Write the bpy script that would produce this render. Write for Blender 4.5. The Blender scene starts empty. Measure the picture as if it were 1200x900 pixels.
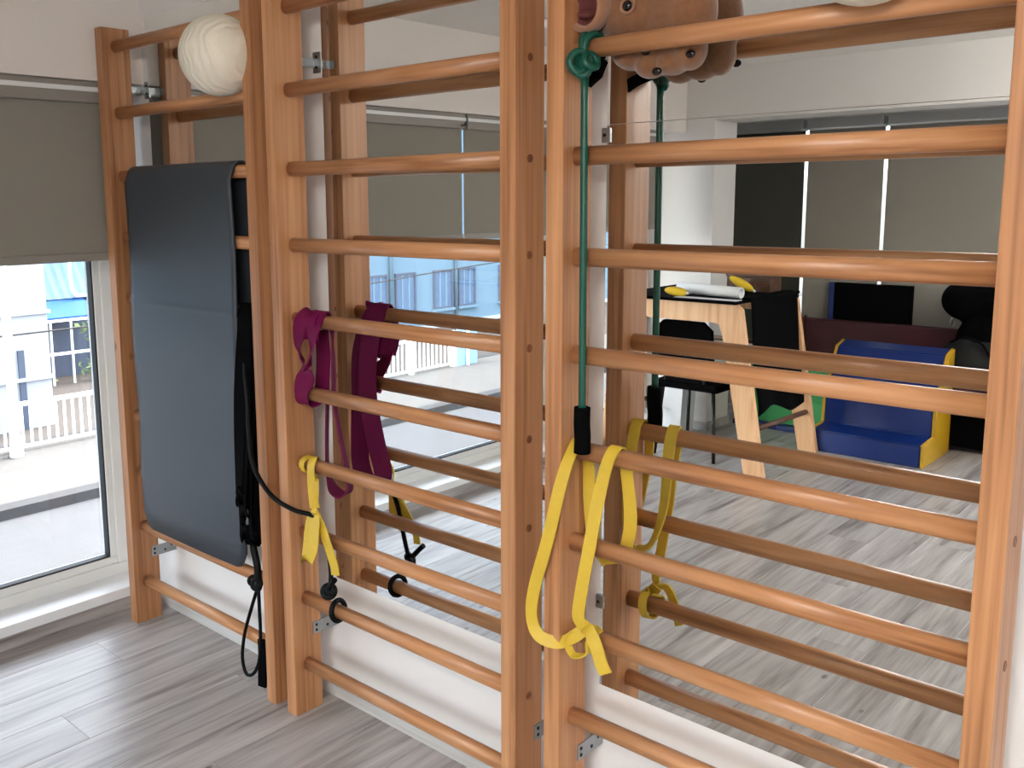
import bpy, bmesh, math, random
from mathutils import Vector, Matrix
random.seed(7)
sc = bpy.context.scene
COL = sc.collection

# ---------------------------------------------------------------- camera
cam_d = bpy.data.cameras.new('camera'); cam = bpy.data.objects.new('camera', cam_d); COL.objects.link(cam)
cam_d.sensor_fit = 'HORIZONTAL'; cam_d.sensor_width = 36.0
cam_d.lens = 1107.77 / 1200 * 36.0
cam_d.shift_x = (600 - 533.68) / 1200; cam_d.shift_y = -(450 - 399.05) / 1200
cam_d.clip_start = 0.05; cam_d.clip_end = 300
_f = Vector((-0.67379, 0.72385, -0.14847)); _r = Vector((0.73288, 0.68030, -0.00926)); _u = Vector((-0.09430, 0.11505, 0.98887))
m = Matrix((( _r.x, _u.x, -_f.x), (_r.y, _u.y, -_f.y), (_r.z, _u.z, -_f.z))).to_4x4()
m.translation = Vector((3.2715, -1.8384, 1.596)); cam.matrix_world = m
sc.camera = cam

# ---------------------------------------------------------------- world, sun, exposure
world = bpy.data.worlds.new('World'); sc.world = world; world.use_nodes = True
nt = world.node_tree; nt.nodes.clear()
sky = nt.nodes.new('ShaderNodeTexSky'); sky.sky_type = 'NISHITA'; sky.sun_disc = False
sky.sun_elevation = math.radians(55); sky.sun_rotation = math.radians(-10); sky.air_density = 1.0; sky.dust_density = 3.0
bg = nt.nodes.new('ShaderNodeBackground'); bg.inputs['Strength'].default_value = 1.0
wo = nt.nodes.new('ShaderNodeOutputWorld')
hs = nt.nodes.new('ShaderNodeHueSaturation'); hs.inputs['Saturation'].default_value = 0.4
nt.links.new(sky.outputs[0], hs.inputs['Color']); nt.links.new(hs.outputs[0], bg.inputs[0]); nt.links.new(bg.outputs[0], wo.inputs[0])
sun_d = bpy.data.lights.new('sun', 'SUN'); sun_d.energy = 1.6; sun_d.angle = math.radians(0.6); sun_d.color = (1.0, 0.96, 0.9)
sun = bpy.data.objects.new('sun', sun_d); COL.objects.link(sun)
sun.rotation_euler = Vector((-0.10, -0.62, -0.78)).to_track_quat('-Z', 'Y').to_euler()
FILL_LAMP_POWER = 30.0
sc.view_settings.view_transform = 'Standard'; sc.view_settings.look = 'None'
sc.view_settings.gamma = 1.0; sc.view_settings.use_curve_mapping = False
sc.view_settings.exposure = 1.26

# ---------------------------------------------------------------- colour + material helpers
def lin(r, g, b):
    f = lambda c: (c/255/12.92) if c/255 <= 0.04045 else ((c/255+0.055)/1.055)**2.4
    return (f(r), f(g), f(b), 1.0)

def newmat(name):
    mt = bpy.data.materials.new(name); mt.use_nodes = True
    return mt, mt.node_tree, mt.node_tree.nodes['Principled BSDF']

def plain(name, rgb, rough=0.6, metal=0.0, noise=0.06, nscale=30.0, bump=0.0, spec=None, sheen=0.0):
    mt, t, b = newmat(name)
    b.inputs['Roughness'].default_value = rough; b.inputs['Metallic'].default_value = metal
    if spec is not None: b.inputs['Specular IOR Level'].default_value = spec
    if sheen: b.inputs['Sheen Weight'].default_value = sheen
    tc = t.nodes.new('ShaderNodeTexCoord'); nz = t.nodes.new('ShaderNodeTexNoise')
    nz.inputs['Scale'].default_value = nscale; nz.inputs['Detail'].default_value = 4
    mx = t.nodes.new('ShaderNodeMix'); mx.data_type = 'RGBA'
    c = rgb
    mx.inputs['A'].default_value = (c[0]*(1-noise), c[1]*(1-noise), c[2]*(1-noise), 1)
    mx.inputs['B'].default_value = (min(1, c[0]*(1+noise)), min(1, c[1]*(1+noise)), min(1, c[2]*(1+noise)), 1)
    t.links.new(tc.outputs['Object'], nz.inputs['Vector']); t.links.new(nz.outputs[0], mx.inputs['Factor'])
    t.links.new(mx.outputs['Result'], b.inputs['Base Color'])
    if bump:
        bp = t.nodes.new('ShaderNodeBump'); bp.inputs['Strength'].default_value = bump; bp.inputs['Distance'].default_value = 0.002
        t.links.new(nz.outputs[0], bp.inputs['Height']); t.links.new(bp.outputs[0], b.inputs['Normal'])
    return mt

def wood(name, c_dark, c_mid, c_light, axis, rough=0.4, knots=True, fine=70.0, broad=9.0, along=0.5, spec=0.4):
    """grain running along the given axis ('x','y','z') of the object"""
    mt, t, b = newmat(name)
    N, L = t.nodes, t.links
    b.inputs['Roughness'].default_value = rough; b.inputs['Specular IOR Level'].default_value = spec
    tc = N.new('ShaderNodeTexCoord'); oi = N.new('ShaderNodeObjectInfo')
    ad = N.new('ShaderNodeVectorMath'); ad.operation = 'ADD'
    mu = N.new('ShaderNodeMath'); mu.operation = 'MULTIPLY'; mu.inputs[1].default_value = 37.0
    L.new(oi.outputs['Random'], mu.inputs[0]); L.new(tc.outputs['Object'], ad.inputs[0]); L.new(mu.outputs[0], ad.inputs[1])
    def grain(s_across, s_along, detail, dist):
        mp = N.new('ShaderNodeMapping'); i = 'xyz'.index(axis)
        s = [s_across]*3; s[i] = s_along; mp.inputs['Scale'].default_value = s
        nz = N.new('ShaderNodeTexNoise'); nz.inputs['Scale'].default_value = 1.0
        nz.inputs['Detail'].default_value = detail; nz.inputs['Distortion'].default_value = dist
        L.new(ad.outputs[0], mp.inputs['Vector']); L.new(mp.outputs[0], nz.inputs['Vector']); return nz
    g1 = grain(broad, along, 3, 1.2); g2 = grain(fine, along*4, 2, 0.3)
    mixf = N.new('ShaderNodeMix'); mixf.data_type = 'FLOAT'; mixf.inputs['Factor'].default_value = 0.38
    L.new(g1.outputs[0], mixf.inputs['A']); L.new(g2.outputs[0], mixf.inputs['B'])
    cr = N.new('ShaderNodeValToRGB'); e = cr.color_ramp.elements
    e[0].position = 0.32; e[0].color = c_dark; e[1].position = 0.68; e[1].color = c_light
    mid = e.new(0.48); mid.color = c_mid
    L.new(mixf.outputs['Result'], cr.inputs['Fac'])
    out = cr.outputs['Color']
    hv = N.new('ShaderNodeHueSaturation')
    mr = N.new('ShaderNodeMapRange'); mr.inputs['To Min'].default_value = 0.93; mr.inputs['To Max'].default_value = 1.065
    L.new(oi.outputs['Random'], mr.inputs['Value']); L.new(mr.outputs[0], hv.inputs['Value']); L.new(out, hv.inputs['Color'])
    out = hv.outputs['Color']
    if knots:
        mp = N.new('ShaderNodeMapping'); i = 'xyz'.index(axis); s = [7.0]*3; s[i] = 3.5; mp.inputs['Scale'].default_value = s
        vo = N.new('ShaderNodeTexVoronoi'); vo.inputs['Scale'].default_value = 1.0
        L.new(ad.outputs[0], mp.inputs['Vector']); L.new(mp.outputs[0], vo.inputs['Vector'])
        kr = N.new('ShaderNodeMapRange'); kr.inputs['From Min'].default_value = 0.035; kr.inputs['From Max'].default_value = 0.075
        kr.inputs['To Min'].default_value = 0.75; kr.inputs['To Max'].default_value = 0.0
        L.new(vo.outputs['Distance'], kr.inputs['Value'])
        mk = N.new('ShaderNodeMix'); mk.data_type = 'RGBA'
        mk.inputs['B'].default_value = (c_dark[0]*0.45, c_dark[1]*0.4, c_dark[2]*0.4, 1)
        L.new(kr.outputs[0], mk.inputs['Factor']); L.new(out, mk.inputs['A']); out = mk.outputs['Result']
    L.new(out, b.inputs['Base Color'])
    bp = N.new('ShaderNodeBump'); bp.inputs['Strength'].default_value = 0.08; bp.inputs['Distance'].default_value = 0.001
    L.new(g2.outputs[0], bp.inputs['Height']); L.new(bp.outputs[0], b.inputs['Normal'])
    return mt

WD, WM, WL = lin(134, 86, 53), lin(178, 124, 83), lin(203, 150, 106)
M = {}
M['wood_z'] = wood('beech_upright', WD, WM, WL, 'z', fine=85, broad=14, along=0.55)
M['wood_x'] = wood('beech_rung', WD, WM, WL, 'x', fine=85, broad=20, along=1.0, rough=0.32)
M['pine'] = wood('light_pine', lin(190, 135, 90), lin(222, 172, 125), lin(236, 194, 150), 'z', fine=60, broad=12, along=0.8)
M['brown_wood'] = wood('dark_brown_wood', lin(50, 32, 22), lin(78, 50, 34), lin(98, 66, 44), 'x', knots=False)
M['plank'] = wood('grey_oak_laminate', lin(112, 103, 98), lin(158, 151, 146), lin(186, 180, 176), 'y', rough=0.34, fine=60, broad=11, along=0.9, spec=0.45)
M['riser'] = wood('grey_oak_riser', lin(112, 103, 98), lin(166, 159, 155), lin(190, 184, 180), 'y', rough=0.5, knots=False, fine=60, broad=11, along=0.9)
M['subfloor'] = plain('joint_dark', lin(70, 64, 60), 0.8)
M['wall'] = plain('white_painted_wall', lin(231, 227, 223), 0.75, noise=0.025, nscale=3.0, bump=0.03)
M['ceiling'] = plain('white_ceiling', lin(238, 234, 228), 0.85, noise=0.02)
M['soffit'] = plain('warm_white_paint', lin(234, 226, 219), 0.75, noise=0.02, nscale=3)
M['pvc'] = plain('white_window_plastic', lin(226, 226, 222), 0.35, noise=0.02)
M['sill'] = plain('white_sill_board', lin(236, 236, 236), 0.3, noise=0.02)
M['skirting'] = wood('whitewashed_skirting', lin(176, 172, 166), lin(200, 197, 192), lin(214, 212, 208), 'x', knots=False, fine=60, broad=12, along=0.8)
M['blind'] = plain('grey_blind_fabric', lin(144, 138, 128), 0.9, noise=0.05, nscale=260)
M['blind_shaded'] = plain('shade_toned_blind_fabric', lin(66, 66, 60), 0.9, noise=0.05, nscale=260)  # blind fabric with the shade beside the column put into its colour
M['blind_rail'] = plain('grey_blind_rail', lin(146, 140, 132), 0.5, noise=0.03)
M['alu'] = plain('aluminium', lin(205, 208, 210), 0.32, 1.0, noise=0.03)
M['zinc'] = plain('zinc_bracket', lin(168, 172, 174), 0.42, 1.0, noise=0.12, nscale=90)
M['hole'] = plain('dark_hole', lin(28, 24, 22), 0.8)
M['gasket'] = plain('black_gasket', lin(26, 30, 34), 0.6)
M['plug'] = wood('screw_plug_wood', lin(96, 54, 28), lin(130, 78, 44), lin(150, 96, 58), 'z', knots=False)
M['mat'] = plain('slate_foam_mat', lin(54, 60, 67), 0.42, noise=0.07, nscale=180, bump=0.1)
M['black'] = plain('black_fabric', lin(8, 8, 9), 0.9, spec=0.04, noise=0.15, nscale=200, bump=0.1)
M['blackrub'] = plain('black_rubber', lin(9, 9, 10), 0.5, noise=0.1, spec=0.15)
M['blackmetal'] = plain('black_metal', lin(20, 20, 21), 0.4, noise=0.05)
M['yellow'] = plain('yellow_latex', lin(206, 172, 52), 0.5, noise=0.08, nscale=60, bump=0.05)
M['purple'] = plain('purple_latex', lin(106, 6, 62), 0.6, spec=0.2, noise=0.08, nscale=60)
M['green'] = plain('green_rubber', lin(0, 74, 58), 0.4, noise=0.06)
M['plush'] = plain('brown_plush', lin(126, 84, 54), 0.95, noise=0.25, nscale=90, bump=0.6, sheen=0.5)
M['plush_light'] = plain('tan_plush', lin(150, 106, 78), 0.95, noise=0.15, nscale=140, bump=0.4, sheen=0.4)
M['mouth'] = plain('maroon_mouth_lining', lin(96, 44, 40), 0.8, noise=0.1)
M['eye'] = plain('glossy_eye', lin(18, 12, 10), 0.12)
M['foam_blue'] = plain('blue_vinyl', lin(4, 38, 108), 0.38, noise=0.08, nscale=8)
M['foam_yellow'] = plain('yellow_vinyl', lin(186, 142, 24), 0.38, noise=0.05, nscale=8)
M['foam_green'] = plain('green_vinyl', lin(44, 150, 78), 0.4, noise=0.05, nscale=8)
M['maroon'] = plain('maroon_upholstery', lin(62, 9, 21), 0.6, noise=0.08)
M['darkcloth'] = plain('dark_grey_cloth', lin(16, 19, 20), 0.9, noise=0.2, nscale=20)
M['paper'] = plain('white_paper', lin(240, 240, 240), 0.6, noise=0.02)
M['pink'] = plain('pink_sheet', lin(198, 160, 150), 0.7)
M['toy_yellow'] = plain('yellow_cloth', lin(224, 186, 40), 0.8, noise=0.12, nscale=60)
M['asphalt'] = plain('sunlit_concrete_road', lin(62, 62, 64), 0.9, noise=0.12, nscale=2.5)
M['pavement'] = plain('pavement_concrete', lin(72, 69, 66), 0.9, noise=0.12, nscale=3)
M['kerb'] = plain('kerb_stone', lin(42, 41, 42), 0.9, noise=0.15, nscale=6)
M['paintwhite'] = plain('white_metal_paint', lin(240, 240, 240), 0.5, noise=0.02)
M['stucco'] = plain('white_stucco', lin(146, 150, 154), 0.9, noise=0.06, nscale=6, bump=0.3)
M['bluewall'] = plain('pale_blue_render', lin(88, 112, 128), 0.9, noise=0.05, nscale=2)
M['bluetin'] = plain('blue_corrugated_tin', lin(34, 76, 112), 0.6, noise=0.1, nscale=4)
M['blueawning'] = plain('bright_blue_awning', lin(16, 74, 138), 0.6)
M['greywall'] = plain('grey_blue_render', lin(64, 72, 88), 0.9, noise=0.25, nscale=3)
M['brick'] = plain('pale_brick_ground', lin(58, 51, 46), 0.9, noise=0.2, nscale=9)
M['window_dark'] = plain('shuttered_glass', lin(76, 96, 122), 0.25, noise=0.2, nscale=6)
M['signblue'] = plain('pale_blue_panel', lin(120, 156, 196), 0.6)
M['leaf'] = plain('dusty_foliage', lin(112, 130, 84), 0.9, noise=0.4, nscale=12)

def mirror_mat():
    mt, t, b = newmat('silvered_mirror')
    b.inputs['Base Color'].default_value = (0.86, 0.88, 0.87, 1); b.inputs['Metallic'].default_value = 1.0
    b.inputs['Roughness'].default_value = 0.0
    return mt
M['mirror'] = mirror_mat()

def pane_mat():
    mt = bpy.data.materials.new('clear_window_glass'); mt.use_nodes = True; t = mt.node_tree; t.nodes.clear()
    o = t.nodes.new('ShaderNodeOutputMaterial'); tr = t.nodes.new('ShaderNodeBsdfTransparent'); gl = t.nodes.new('ShaderNodeBsdfGlossy')
    tr.inputs[0].default_value = (0.97, 0.985, 0.985, 1); gl.inputs['Roughness'].default_value = 0.0
    mx = t.nodes.new('ShaderNodeMixShader')
    mx.inputs[0].default_value = 0.03; t.links.new(tr.outputs[0], mx.inputs[1]); t.links.new(gl.outputs[0], mx.inputs[2])
    t.links.new(mx.outputs[0], o.inputs[0]); return mt
M['glass'] = pane_mat()

def ball_mat():
    mt, t, b = newmat('cream_ball_rubber'); N, L = t.nodes, t.links
    b.inputs['Base Color'].default_value = lin(240, 232, 212); b.inputs['Roughness'].default_value = 0.5
    tc = N.new('ShaderNodeTexCoord'); wv = N.new('ShaderNodeTexWave'); wv.wave_type = 'BANDS'; wv.bands_direction = 'X'
    wv.inputs['Scale'].default_value = 14.0; wv.inputs['Distortion'].default_value = 7.0; wv.inputs['Detail'].default_value = 1.0
    wv.inputs['Detail Scale'].default_value = 1.2
    L.new(tc.outputs['Object'], wv.inputs['Vector'])
    bp = N.new('ShaderNodeBump'); bp.inputs['Strength'].default_value = 0.7; bp.inputs['Distance'].default_value = 0.004
    L.new(wv.outputs['Fac'], bp.inputs['Height']); L.new(bp.outputs[0], b.inputs['Normal']); return mt
M['ball'] = ball_mat()

def fill_lamp_mat():
    mt, t, b = newmat('fill_lamp_diffuser'); b.inputs['Base Color'].default_value = (0.9, 0.9, 0.9, 1)
    b.inputs['Emission Color'].default_value = (1.0, 0.965, 0.92, 1); b.inputs['Emission Strength'].default_value = FILL_LAMP_POWER
    return mt
M['lamp'] = fill_lamp_mat()

# ---------------------------------------------------------------- mesh helpers (world coordinates)
def box(bm, lo, hi, bev=0.0):
    lo, hi = Vector(lo), Vector(hi)
    r = bmesh.ops.create_cube(bm, size=1.0, matrix=Matrix.Translation((lo+hi)/2) @ Matrix.Diagonal((*(hi-lo), 1)))
    if bev:
        es = list({e for v in r['verts'] for e in v.link_edges})
        bmesh.ops.bevel(bm, geom=es, offset=bev, segments=2, profile=0.6, affect='EDGES')
    return bm

def prism(bm, pts, axis, a, b):
    """extrude polygon pts (2-D) along axis from a to b. axis 'y': pts=(x,z); 'x': pts=(y,z); 'z': pts=(x,y)"""
    def P(p, v):
        return {'y': (p[0], v, p[1]), 'x': (v, p[0], p[1]), 'z': (p[0], p[1], v)}[axis]
    A = [bm.verts.new(P(p, a)) for p in pts]; B = [bm.verts.new(P(p, b)) for p in pts]
    n = len(pts); bm.faces.new(A); bm.faces.new(B[::-1])
    for i in range(n): bm.faces.new((A[i], B[i], B[(i+1) % n], A[(i+1) % n]))
    bmesh.ops.recalc_face_normals(bm, faces=bm.faces[:])
    return bm

def catmull(pts, n):
    pts = [Vector(p) for p in pts]
    if len(pts) < 3: 
        return [pts[0].lerp(pts[-1], i/n) for i in range(n+1)]
    P = [2*pts[0]-pts[1]] + pts + [2*pts[-1]-pts[-2]]; out = []
    for i in range(1, len(P)-2):
        p0, p1, p2, p3 = P[i-1:i+3]
        for k in range(n):
            t = k/n
            out.append(0.5*((2*p1)+(p2-p0)*t+(2*p0-5*p1+4*p2-p3)*t*t+(3*p1-p0-3*p2+p3)*t**3))
    out.append(pts[-1]); return out

def tube(bm, pts, r, seg=10, n=8, r_end=None, flat=1.0):
    path = catmull(pts, n); N = len(path); rings = []
    t = (path[1]-path[0]).normalized()
    nrm = t.orthogonal().normalized()
    for i, p in enumerate(path):
        t2 = (path[min(i+1, N-1)]-path[max(i-1, 0)]).normalized()
        nrm = (nrm - t2*nrm.dot(t2)).normalized(); bi = t2.cross(nrm)
        rr = r if r_end is None else r+(r_end-r)*i/(N-1)
        rings.append([bm.verts.new(p+nrm*math.cos(a)*rr+bi*math.sin(a)*rr*flat) for a in [2*math.pi*k/seg for k in range(seg)]])
    for i in range(N-1):
        for k in range(seg):
            f = bm.faces.new((rings[i][k], rings[i][(k+1) % seg], rings[i+1][(k+1) % seg], rings[i+1][k])); f.smooth = True
    bm.faces.new(rings[0][::-1]); bm.faces.new(rings[-1]); return bm

def ribbon(bm, ctrl, width, thick, n=8):
    """ctrl: list of (position, width direction). flat band with real thickness"""
    pos = catmull([c[0] for c in ctrl], n); wd = catmull([c[1] for c in ctrl], n); N = len(pos); S = []
    for i, p in enumerate(pos):
        t = (pos[min(i+1, N-1)]-pos[max(i-1, 0)]).normalized(); w = wd[i]
        w = (w-t*w.dot(t)).normalized(); nn = t.cross(w)
        a, b = w*width/2, nn*thick/2
        S.append((p-a-b, p+a-b, p+a+b, p-a+b))
    for s in range(4):
        A = [(bm.verts.new(S[i][s]), bm.verts.new(S[i][(s+1) % 4])) for i in range(N)]
        for i in range(N-1):
            f = bm.faces.new((A[i][0], A[i][1], A[i+1][1], A[i+1][0])); f.smooth = True
    for q in (S[0], S[-1]):
        bm.faces.new([bm.verts.new(v) for v in q])
    return bm

def ell(bm, c, r, rot=(0, 0, 0), seg=20):
    mt = Matrix.Translation(c) @ __import__('mathutils').Euler(rot).to_matrix().to_4x4() @ Matrix.Diagonal((*r, 1))
    q = bmesh.ops.create_uvsphere(bm, u_segments=seg, v_segments=max(8, seg*2//3), radius=1.0, matrix=mt)
    for v in q['verts']:
        for f in v.link_faces: f.smooth = True
    return bm

def cyl(bm, p0, p1, r0, r1=None, seg=16, smooth=True):
    p0, p1 = Vector(p0), Vector(p1); r1 = r0 if r1 is None else r1; d = p1-p0
    q = d.to_track_quat('Z', 'Y').to_matrix().to_4x4()
    res = bmesh.ops.create_cone(bm, cap_ends=True, segments=seg, radius1=r0, radius2=r1, depth=d.length, matrix=Matrix.Translation((p0+p1)/2) @ q)
    if smooth:
        for v in res['verts']:
            for f in v.link_faces:
                if len(f.verts) == 4: f.smooth = True
    return bm

def torus(bm, c, axis, R, r, seg=24, rs=8, a0=0, a1=2*math.pi):
    axis = Vector(axis).normalized(); u = axis.orthogonal().normalized(); v = axis.cross(u); c = Vector(c)
    full = abs(a1-a0-2*math.pi) < 1e-6; n = seg if full else seg+1; rings = []
    for i in range(n):
        a = a0+(a1-a0)*i/seg; d = u*math.cos(a)+v*math.sin(a)
        rings.append([bm.verts.new(c+d*(R+r*math.cos(b))+axis*r*math.sin(b)) for b in [2*math.pi*k/rs for k in range(rs)]])
    for i in range(seg):
        A, B = rings[i], rings[(i+1) % n]
        for k in range(rs):
            f = bm.faces.new((A[k], B[k], B[(k+1) % rs], A[(k+1) % rs])); f.smooth = True
    return bm

BM = bmesh.new
LOC = {}
def link(name, bm, mat, parent=None):
    me = bpy.data.meshes.new(name)
    root = parent
    while root is not None and root.name not in LOC: root = root.parent
    off = LOC[root.name] if root is not None else Vector((0, 0, 0))
    if off.length: bmesh.ops.translate(bm, verts=bm.verts[:], vec=-off)
    bmesh.ops.recalc_face_normals(bm, faces=bm.faces[:])
    bm.to_mesh(me); bm.free()
    me.materials.append(M[mat])
    o = bpy.data.objects.new(name, me); COL.objects.link(o)
    if parent is not None: o.parent = parent
    return o
def tag(o, label=None, cat=None, group=None, kind=None):
    if label: o['label'] = label
    if cat: o['category'] = cat
    if group: o['group'] = group
    if kind: o['kind'] = kind
    return o
def thing(name, loc, label, cat, group=None, kind=None):
    o = bpy.data.objects.new(name, None); COL.objects.link(o); o.location = loc; LOC[o.name] = Vector(loc)
    o.empty_display_size = 0.1
    return tag(o, label, cat, group, kind)
def struct(name, bm, mat, label=None, parent=None):
    o = link(name, bm, mat, parent)
    return tag(o, label, None, None, 'structure')
def smooth_mod(o, lv=1):
    s = o.modifiers.new('s', 'SUBSURF'); s.levels = lv; s.render_levels = lv

# ================================================================ THE ROOM
XW = -0.27          # window plane
EAST, SOUTH, CEIL = 5.2, -5.0, 2.42
# floor
floor = struct('floor', box(BM(), (-0.45, SOUTH-0.2, -0.25), (EAST+0.2, 0.2, -0.013)), 'subfloor', 'grey oak laminate floor of long planks')
PW, PL, G = 0.192, 1.285, 0.0011
plank_me = {}
x = -0.107; row = 0
while x < EAST:
    w = min(PW, EAST-x)
    off = [0.31, 0.93, 0.05, 0.62, 1.14, 0.44, 0.80][row % 7]
    y = 0.0 + off
    while y > SOUTH:
        y0 = max(y-PL, SOUTH); y1 = min(y, 0.0)
        if y1-y0 > 0.02:
            key = (round(w, 4), round(y1-y0, 3))
            if key not in plank_me:
                b_ = BM(); L_ = y1-y0
                prism(b_, [(G/2, -0.012), (G/2, -0.0006), (G/2+0.0008, 0.0), (w-G/2-0.0008, 0.0), (w-G/2, -0.0006), (w-G/2, -0.012)], 'y', G/2, L_-G/2)
                me = bpy.data.meshes.new('floor_plank'); b_.to_mesh(me); b_.free(); me.materials.append(M['plank']); plank_me[key] = me
            o = bpy.data.objects.new('floor_plank', plank_me[key]); COL.objects.link(o); o.location = (x, y0, 0); o.parent = floor
        y -= PL
    x += PW; row += 1

# walls
struct('wall_north', box(BM(), (-0.45, 0.006, -0.25), (EAST+0.2, 0.2, 2.6)), 'wall', 'plain white wall behind the mirrors and wall bars')
bm = BM(); box(bm, (-0.40, -3.97, 2.06), (XW, 0.006, 2.6)); box(bm, (-0.40, -5.2, -0.25), (XW, 0.006, 0.05)); box(bm, (-0.40, -0.03, 0.05), (XW, 0.006, 2.06))
box(bm, (-0.40, -5.2, 0.05), (XW, -3.93, 2.6))
struct('wall_west', bm, 'wall', 'white wall around the wide street window')
struct('wall_east', box(BM(), (EAST, -5.2, -0.25), (EAST+0.2, 0.2, 2.6)), 'wall', 'plain white wall at the far end of the room')
bm = BM(); box(bm, (-0.40, -5.2, -0.25), (2.05, SOUTH, 0.45)); box(bm, (2.05, -5.2, -0.25), (EAST+0.2, SOUTH, 0.10)); box(bm, (-0.40, -5.2, 2.12), (EAST+0.2, SOUTH, 2.6)); box(bm, (5.1, -5.2, 0.10), (EAST+0.2, SOUTH, 2.12)); box(bm, (-0.40, -5.2, 0.45), (-0.2, SOUTH, 2.12))
struct('wall_south', bm, 'wall', 'white wall with blinds behind the play corner')
struct('ceiling', box(BM(), (-0.40, -5.2, CEIL), (EAST+0.2, 0.2, 2.62)), 'ceiling', 'flat white ceiling')
struct('trim_1', box(BM(), (XW, -3.97, 2.02), (0.0, 0.006, CEIL)), 'soffit', 'warm white boxed soffit above the street window')
bm = BM(); box(bm, (XW, -3.97, 0.05), (-0.104, 0.006, 0.09), 0.004); 
t2 = struct('trim_2', bm, 'sill', 'white sill board of the street window')
struct('trim_3', box(BM(), (XW, -3.97, -0.013), (-0.110, 0.006, 0.05)), 'riser', 'grey wood strip below the white sill board')
bm = BM(); prism(bm, [(0.006, 0.0), (-0.012, 0.0), (-0.012, 0.042), (-0.006, 0.052), (0.006, 0.054)], 'x', -0.104, 1.02); struct('baseboard_north', bm, 'skirting', 'whitewashed skirting board along the wall bars wall')
bm = BM(); prism(bm, [(0.006, 0.0), (-0.012, 0.0), (-0.012, 0.042), (-0.006, 0.052), (0.006, 0.054)], 'x', 1.0215, EAST); struct('baseboard_north', bm, 'skirting', 'whitewashed skirting board along the wall bars wall')
# column and beam at the far side
col = struct('column', box(BM(), (XW, -4.28, -0.013), (0.21, -3.97, CEIL)), 'wall', 'white column beside the street window')
bm = BM(); box(bm, (-0.1, -3.97, 0.0), (0.222, -3.958, 0.06)); box(bm, (0.21, -4.28, 0.0), (0.222, -3.958, 0.06)); struct('baseboard_column', bm, 'skirting', 'grey skirting round the column foot')
struct('ceiling_beam', box(BM(), (0.21, -4.28, 2.09), (EAST, -3.97, CEIL)), 'wall', 'white beam across the ceiling before the play corner')

# street window
def frame_rect(bm, x0, x1, ya, yb, za, zb, w):
    box(bm, (x0, ya, za), (x1, yb, za+w), 0.004); box(bm, (x0, ya, zb-w), (x1, yb, zb), 0.004)
    box(bm, (x0, ya, za+w), (x1, ya+w, zb-w), 0.004); box(bm, (x0, yb-w, za+w), (x1, yb, zb-w), 0.004)
bm = BM(); frame_rect(bm, -0.345, XW+0.012, -2.75, -0.03, 0.085, 2.06, 0.05); frame_rect(bm, -0.335, XW+0.002, -2.71, -0.07, 0.128, 2.02, 0.036)
frame_rect(bm, -0.345, XW+0.012, -3.93, -2.75, 0.085, 2.06, 0.05); frame_rect(bm, -0.335, XW+0.002, -3.89, -2.79, 0.128, 2.02, 0.036)
win = struct('window_1', bm, 'pvc', 'wide white framed street window')
for ya, yb in ((-2.674, -0.106), (-3.854, -2.826)):
    bm = BM(); frame_rect(bm, -0.31, XW-0.003, ya-0.002, yb+0.002, 0.162, 1.986, 0.008); link('gasket', bm, 'gasket', win)
    link('pane', box(BM(), (-0.312, ya-0.004, 0.16), (-0.306, yb+0.004, 1.99)), 'glass', win)
# far window behind the blinds
bm = BM()
for xa in (-0.2, 0.42, 0.97, 2.0):
    box(bm, (xa, -5.1, 0.45), (xa+0.05, -5.03, 2.12))
box(bm, (-0.2, -5.1, 0.45), (2.05, -5.03, 0.5)); box(bm, (-0.2, -5.1, 2.07), (2.05, -5.03, 2.12))
win2 = struct('window_2', bm, 'pvc', 'white framed window behind the grey blinds of the play corner')
for xa, xb in ((-0.15, 0.42), (0.47, 0.97), (1.02, 2.0)):
    link('pane', box(BM(), (xa, -5.068, 0.5), (xb, -5.062, 2.07)), 'glass', win2)
bm = BM()
for xa in (2.05, 3.04, 4.05, 5.05): box(bm, (xa, -5.1, 0.10), (xa+0.05, -5.03, 2.12))
box(bm, (2.05, -5.1, 0.10), (5.1, -5.03, 0.16)); box(bm, (2.05, -5.1, 2.07), (5.1, -5.03, 2.12))
win3 = struct('fill_window', bm, 'pvc', 'wide uncovered window added at the unseen back for fill light')  # unseen window, added to light the bars from behind the camera
for xa, xb in ((2.10, 3.04), (3.09, 4.05), (4.10, 5.05)):
    link('pane', box(BM(), (xa, -5.068, 0.16), (xb, -5.062, 2.07)), 'glass', win3)

# ================================================================ roller blinds
def blind_w(ya, yb, label, chain=False):
    t = thing('roller_blind', (-0.05, (ya+yb)/2, 1.38), label, 'blind', 'grey roller blinds of the street window')
    link('cassette', box(BM(), (-0.095, ya, 1.945), (-0.022, yb, 2.019), 0.004), 'blind_rail', t)
    link('aluminium_rail', box(BM(), (-0.0225, ya, 1.983), (-0.016, yb, 1.9995), 0.002), 'sill', t)
    link('fabric', box(BM(), (-0.053, ya, 1.41), (-0.0505, yb, 1.95)), 'blind', t)
    link('bottom_bar', box(BM(), (-0.060, ya, 1.383), (-0.043, yb, 1.414), 0.004), 'blind_rail', t)
    if chain:
        bm = BM(); torus(bm, (-0.012, ya+0.02, 1.965), (0, 0.4, 1), 0.016, 0.003, 20, 6); link('chain_ring', bm, 'blackmetal', t)
blind_w(-1.790, -0.025, 'lowered grey roller blind at the corner beside the wall bars', True)
blind_w(-3.70, -1.806, 'lowered grey roller blind next to the column, seen in the mirrors')
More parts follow.
